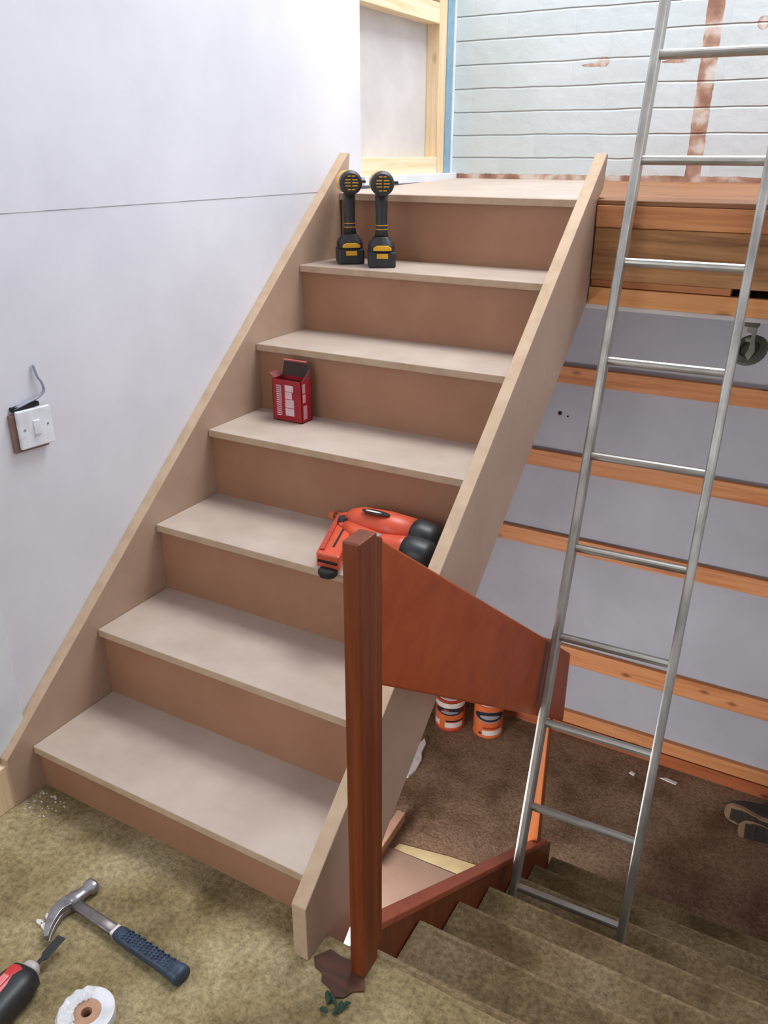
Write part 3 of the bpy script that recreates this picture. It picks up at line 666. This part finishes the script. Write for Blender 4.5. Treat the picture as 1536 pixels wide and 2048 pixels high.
obj('collar', ring_mesh(B(), [osec(-0.018, 0.008, 0.010, 0.030), osec(-0.012, 0.013, 0.015, 0.030), osec(0.002, 0.016, 0.018, 0.030)]), plain('pale_collar', srgb(196, 186, 186), 0.35), smooth=True, **L)
bl_ = prism(B(), [(-0.014, -0.005), (-0.014, 0.005), (-0.030, 0.004), (-0.036, 0.010), (-0.086, 0.010), (-0.086, -0.009), (-0.044, -0.009), (-0.036, -0.004)], 'Z', 0.026, 0.0282)
obj('blade', bl_, BLACK, bevel=0.0005, **L)

# ---------------------------------------------------------------- roll of tape, bottom left
tr_ = thing('tape_roll', 'roll of pale tape with a brown card core lying on the carpet', 'tape', (0.562, -0.366, 0.0))
L = dict(parent=tr_, local=True)
def annulus(ro, ri, z0, z1, seg=48):
    bm = B(); R = []
    for r, z in ((ri, z0), (ro, z0), (ro, z1), (ri, z1)):
        R.append([bm.verts.new((r*math.cos(2*math.pi*k/seg), r*math.sin(2*math.pi*k/seg), z)) for k in range(seg)])
    for i in range(4):
        for k in range(seg): bm.faces.new((R[i][k], R[i][(k+1) % seg], R[(i+1) % 4][(k+1) % seg], R[(i+1) % 4][k]))
    return bm
obj('tape', annulus(0.050, 0.026, 0.001, 0.022), noise_mat('pale_tape', srgb(196, 196, 200), srgb(218, 218, 222), 20, 0.3, 3), bevel=0.0015, **L)
obj('card_core', annulus(0.026, 0.010, 0.001, 0.0205), CARDB, **L)
wr = B(); n = 22
vv = []
for i in range(n):
    for j in range(7):
        a = math.radians(120 + i*6.5); r = 0.022 + j*0.0055
        vv.append(wr.verts.new((r*math.cos(a), r*math.sin(a), 0.0235 + 0.0022*math.sin(i*1.7+j*2.1) + 0.0015*random.random() - (0.010*(j-5) if j > 5 else 0))))
for i in range(n-1):
    for j in range(6): wr.faces.new((vv[i*7+j], vv[i*7+j+1], vv[(i+1)*7+j+1], vv[(i+1)*7+j]))
SHINY, snt, sp = new_mat('clear_wrapper'); sp.inputs['Base Color'].default_value = (0.85, 0.86, 0.88, 1); sp.inputs['Roughness'].default_value = 0.12; sp.inputs['Alpha'].default_value = 0.6
obj('plastic_wrapper', wr, SHINY, smooth=False, **L)

# ---------------------------------------------------------------- paint tins under the stairs
def paint_tin(label, x, y, rz, style):
    t = thing('paint_tin', label, 'paint tin', (x, y, LOW), rz, 'paint tins under the stairs')
    L = dict(parent=t, local=True); R = 0.076
    obj('can', lathe(B(), [(R-0.003, 0), (R, 0.002), (R, 0.008), (R-0.003, 0.012), (R-0.003, 0.172), (R, 0.176), (R, 0.184), (R-0.004, 0.186)]), TIN_RED if style == 0 else TIN_ORANGE, **L)
    obj('lid', lathe(B(), [(R-0.010, 0.181), (R-0.010, 0.189), (R-0.016, 0.189), (R-0.018, 0.1875)]), TIN_WHITE, **L)
    def wrap(name, a0, a1, z0, z1, mat, dr=0.0, zf=None, n=20):
        bm = B(); rows = []
        for k in range(n+1):
            a = math.radians(a0+(a1-a0)*k/n); q = k/n
            zz0, zz1 = (z0, z1) if zf is None else zf(q)
            rows.append([bm.verts.new((r*math.cos(a), r*math.sin(a), z)) for r, z in ((R-0.002, zz0), (R-0.002+0.0012+dr, zz0), (R-0.002+0.0012+dr, zz1), (R-0.002, zz1))])
        for k in range(n):
            for i in range(4): bm.faces.new((rows[k][i], rows[k+1][i], rows[k+1][(i+1) % 4], rows[k][(i+1) % 4]))
        bm.faces.new(rows[0]); bm.faces.new(rows[-1][::-1])
        return obj(name, bm, mat, **L)
    ell = lambda c, h: (lambda q: (c-h*math.sqrt(max(0.02, 1-(2*q-1)**2)), c+h*math.sqrt(max(0.02, 1-(2*q-1)**2))))
    # local -Y faces the camera
    if style == 0:
        lab = wrap('label', -179, 0, 0.016, 0.110, TIN_ORANGE)
        wrap('top_band', -179, 0, 0.142, 0.171, TIN_WHITE)
        em = wrap('emblem', -150, -25, 0, 0, TIN_DARK, 0.0006, ell(0.122, 0.022))
        wrap('emblem_mark', -128, -55, 0, 0, TIN_GREY, 0.0012, ell(0.117, 0.008)).parent = em
        wrap('emblem_flash', -118, -92, 0, 0, TIN_RED, 0.0014, ell(0.131, 0.005)).parent = em
        wrap('print_block', -108, -35, 0.026, 0.055, TIN_WHITE, 0.0004).parent = lab
        wrap('print_line', -104, -30, 0.060, 0.070, TIN_DARK, 0.0004).parent = lab
        wrap('print_patch', -165, -132, 0.030, 0.060, TIN_WHITE, 0.0004).parent = lab
    else:
        em = wrap('emblem', -150, -20, 0, 0, TIN_DARK, 0.0004, ell(0.130, 0.028))
        wrap('emblem_ring', -152, -18, 0, 0, TIN_GREY, 0.0, ell(0.127, 0.032))
        wrap('emblem_mark', -125, -45, 0, 0, TIN_GREY, 0.001, ell(0.127, 0.012)).parent = em
        wrap('print_block', -112, -28, 0.018, 0.048, TIN_WHITE, 0.0)
        wrap('print_line', -110, -40, 0.056, 0.066, TIN_RED, 0.0)
        wrap('print_spot', -128, -118, 0.020, 0.030, TIN_DARK, 0.0)
    return t
ang = math.atan2(1.51-0.25, 3.1)
paint_tin('paint tin with white top band and orange label, nearer the stair side board', 0.148, 2.185, ang, 0)
paint_tin('plain orange paint tin with a white block of print, right of the banded tin', 0.338, 2.232, ang, 1)

# ---------------------------------------------------------------- work boots lying on the lower floor
def sole_outline(k=1.0):
    P = [(0.0, 0.0), (0.006, 0.026), (0.030, 0.043), (0.065, 0.045), (0.105, 0.037), (0.145, 0.028), (0.185, 0.030), (0.225, 0.036), (0.262, 0.033), (0.280, 0.018), (0.283, 0.0),
         (0.280, -0.018), (0.262, -0.032), (0.225, -0.034), (0.185, -0.030), (0.145, -0.030), (0.105, -0.040), (0.065, -0.048), (0.030, -0.044), (0.006, -0.026)]
    S_ = smoothpath([(x, y, 0) for x, y in P + P[:1]], 3)[:-1]
    cx = 0.14
    return [((p.x-cx)*k+cx, p.y*k) for p in S_]
def boot(label, loc, rz, tilt):
    t = thing('work_boot', label, 'boot', loc, 0, 'work boots on the lower floor')
    t.rotation_euler = (tilt, 0, rz)
    L = dict(parent=t, local=True)
    # local: X toe->heel, Z across the sole (standing on its side), -Y is the sole face
    so = prism(B(), [(x, z+0.046) for x, z in sole_outline()], 'Y', 0.0, 0.022)
    s1 = obj('sole', so, SOLE, bevel=0.003, **L)
    tr2 = B()
    for i in range(9):
        x = 0.025 + i*0.029
        if 4 <= i <= 5: continue
        hw = 0.030 if i < 4 else 0.024
        box(tr2, x, x+0.016, -0.003, 0.001, 0.046-hw, 0.046-0.004); box(tr2, x, x+0.016, -0.003, 0.001, 0.046+0.004, 0.046+hw)
    box(tr2, 0.025, 0.273, -0.0022, 0.001, 0.046-0.006, 0.046+0.006)
    o = obj('tread_pattern', tr2, TREADRUB, bevel=0.001, **L); o.parent = s1
    inn = prism(B(), [(x, z+0.046) for x, z in sole_outline(0.80)], 'Y', -0.001, 0.004); o = obj('sole_recess', inn, TREADRUB, **L); o.parent = s1
    rings = []
    for y, k, xs, xo in ((0.020, 0.97, 1.0, 0), (0.045, 0.95, 0.98, 0.004), (0.070, 0.85, 0.84, 0.040), (0.095, 0.78, 0.52, 0.125), (0.15, 0.74, 0.42, 0.152), (0.19, 0.74, 0.40, 0.155)):
        rings.append([Vector((xo + x*xs, y, 0.046+z*k)) for x, z in sole_outline()])
    obj('upper', ring_mesh(B(), rings), LEATHER, smooth=True, **L)
    return t
boot('work boot lying on its side with tan sole showing, farther of the pair', (1.480, 2.165, LOW+0.004), math.radians(-4), 0.0)
boot('work boot lying on its side in front, toe tucked below the other sole', (1.552, 2.085, LOW-0.012), math.radians(8), math.radians(-38))

# ---------------------------------------------------------------- loose pieces
def slab(name, pts, z0, z1, mat, label, cat, bev=0.0, group=None):
    return tag(obj(name, prism(B(), pts, 'Z', z0, z1), mat, bevel=bev), label, cat, group)
slab('hardboard_sheet', [(0.05, 0.35), (0.885, 0.35), (0.885, 1.318), (0.302, 1.305), (0.05, 1.30)], LOW, LOW+0.006, HARDB, 'pinkish brown board sheet lying on the lower floor beside the carpeted stairs', 'board')
slab('underlay_strip', [(0.295, 1.310), (0.60, 1.322), (0.86, 1.325), (0.87, 1.42), (0.70, 1.405), (0.52, 1.385), (0.305, 1.345)], LOW, LOW+0.004, UNDERLAY, 'pale yellowish strip of underlay along the edge of the board sheet', 'underlay')
tag(obj('timber_offcut', prism(B(), [(0.238, 1.17), (0.276, 1.17), (0.266, 1.47), (0.228, 1.47)], 'Z', LOW+0.006, LOW+0.052), CARDB, bevel=0.002), 'short timber offcut lying on the board sheet under the stairs', 'timber')
slab('plaster_offcut', [(0.095, 2.00), (0.118, 1.97), (0.128, 1.90), (0.150, 1.86), (0.160, 1.78), (0.150, 1.72), (0.120, 1.69), (0.090, 1.74), (0.080, 1.86)], LOW, LOW+0.012, PALE, 'ragged white plaster piece on the lower floor under the stair side board', 'plaster')
slab('plaster_offcut', [(0.10, 1.60), (0.135, 1.62), (0.14, 1.57), (0.11, 1.555)], LOW, LOW+0.010, PALE, 'small pale plaster lump just in front of the ragged white piece', 'plaster')
slab('paper_sheet', [(0.28, 0.60), (0.44, 0.62), (0.46, 1.00), (0.30, 1.02)], LOW+0.006, LOW+0.008, WHITE, 'white sheet on the lower floor seen beside the newel foot', 'paper')
for k, (x, y, lab) in enumerate(((1.061, 2.265, 'small white chip on the lower floor between the ladder rungs'), (1.216, 2.30, 'long white chip on the lower floor just right of the ladder'))):
    slab('plaster_chip', [(x-0.014-0.02*k, y-0.004), (x+0.010+0.03*k, y-0.014), (x+0.016+0.03*k, y+0.002), (x-0.006, y+0.010)], LOW, LOW+0.005, PALE, lab, 'chip')
# crumbs near the hammer
cr = [(0.326, -0.252, 0.011), (0.318, -0.270, 0.009), (0.334, -0.272, 0.010), (0.350, -0.268, 0.008)]
labs = ['white plaster crumb nearest the hammer claw top', 'white plaster crumb farthest left of the hammer claw', 'flat white plaster crumb below the hammer claw curve', 'white plaster crumb touching the hammer claw']
for (x, y, r), lab in zip(cr, labs):
    pts = [(x+r*math.cos(a)*random.uniform(.7, 1.4), y+r*0.6*math.sin(a)*random.uniform(.7, 1.2)) for a in [2*math.pi*k/7 for k in range(7)]]
    slab('plaster_crumb', pts, 0.0, 0.005, PALE, lab, 'crumb', group='white crumbs beside the hammer claw')
# torn green scrap by the newel foot
gs = B()
for k in range(9):
    x = 0.938+random.uniform(-.02, .02); y = -0.130+random.uniform(-.012, .012); a = random.uniform(0, 6.28); l_ = random.uniform(.008, .02)
    tube(gs, [(x, y, 0.002), (x+l_*math.cos(a)*.6, y+l_*math.sin(a)*.6, 0.009), (x+l_*math.cos(a), y+l_*math.sin(a), 0.006)], [0.004, 0.005, 0.002], 6)
tag(obj('green_scrap', gs, GREEN), 'dark green torn scrap on the carpet below the newel foot', 'scrap')
# sawdust flecks by the bottom left corner of the stairs
sd = B()
for k in range(40):
    x = random.uniform(0.005, 0.10); y = random.uniform(-0.07, -0.005); s_ = random.uniform(.001, .0028)
    box(sd, x, x+s_*2, y, y+s_, 0.0, s_)
tag(obj('sawdust', sd, PALE), 'pale sawdust flecks on the carpet at the stair foot corner', 'sawdust', kind='stuff')
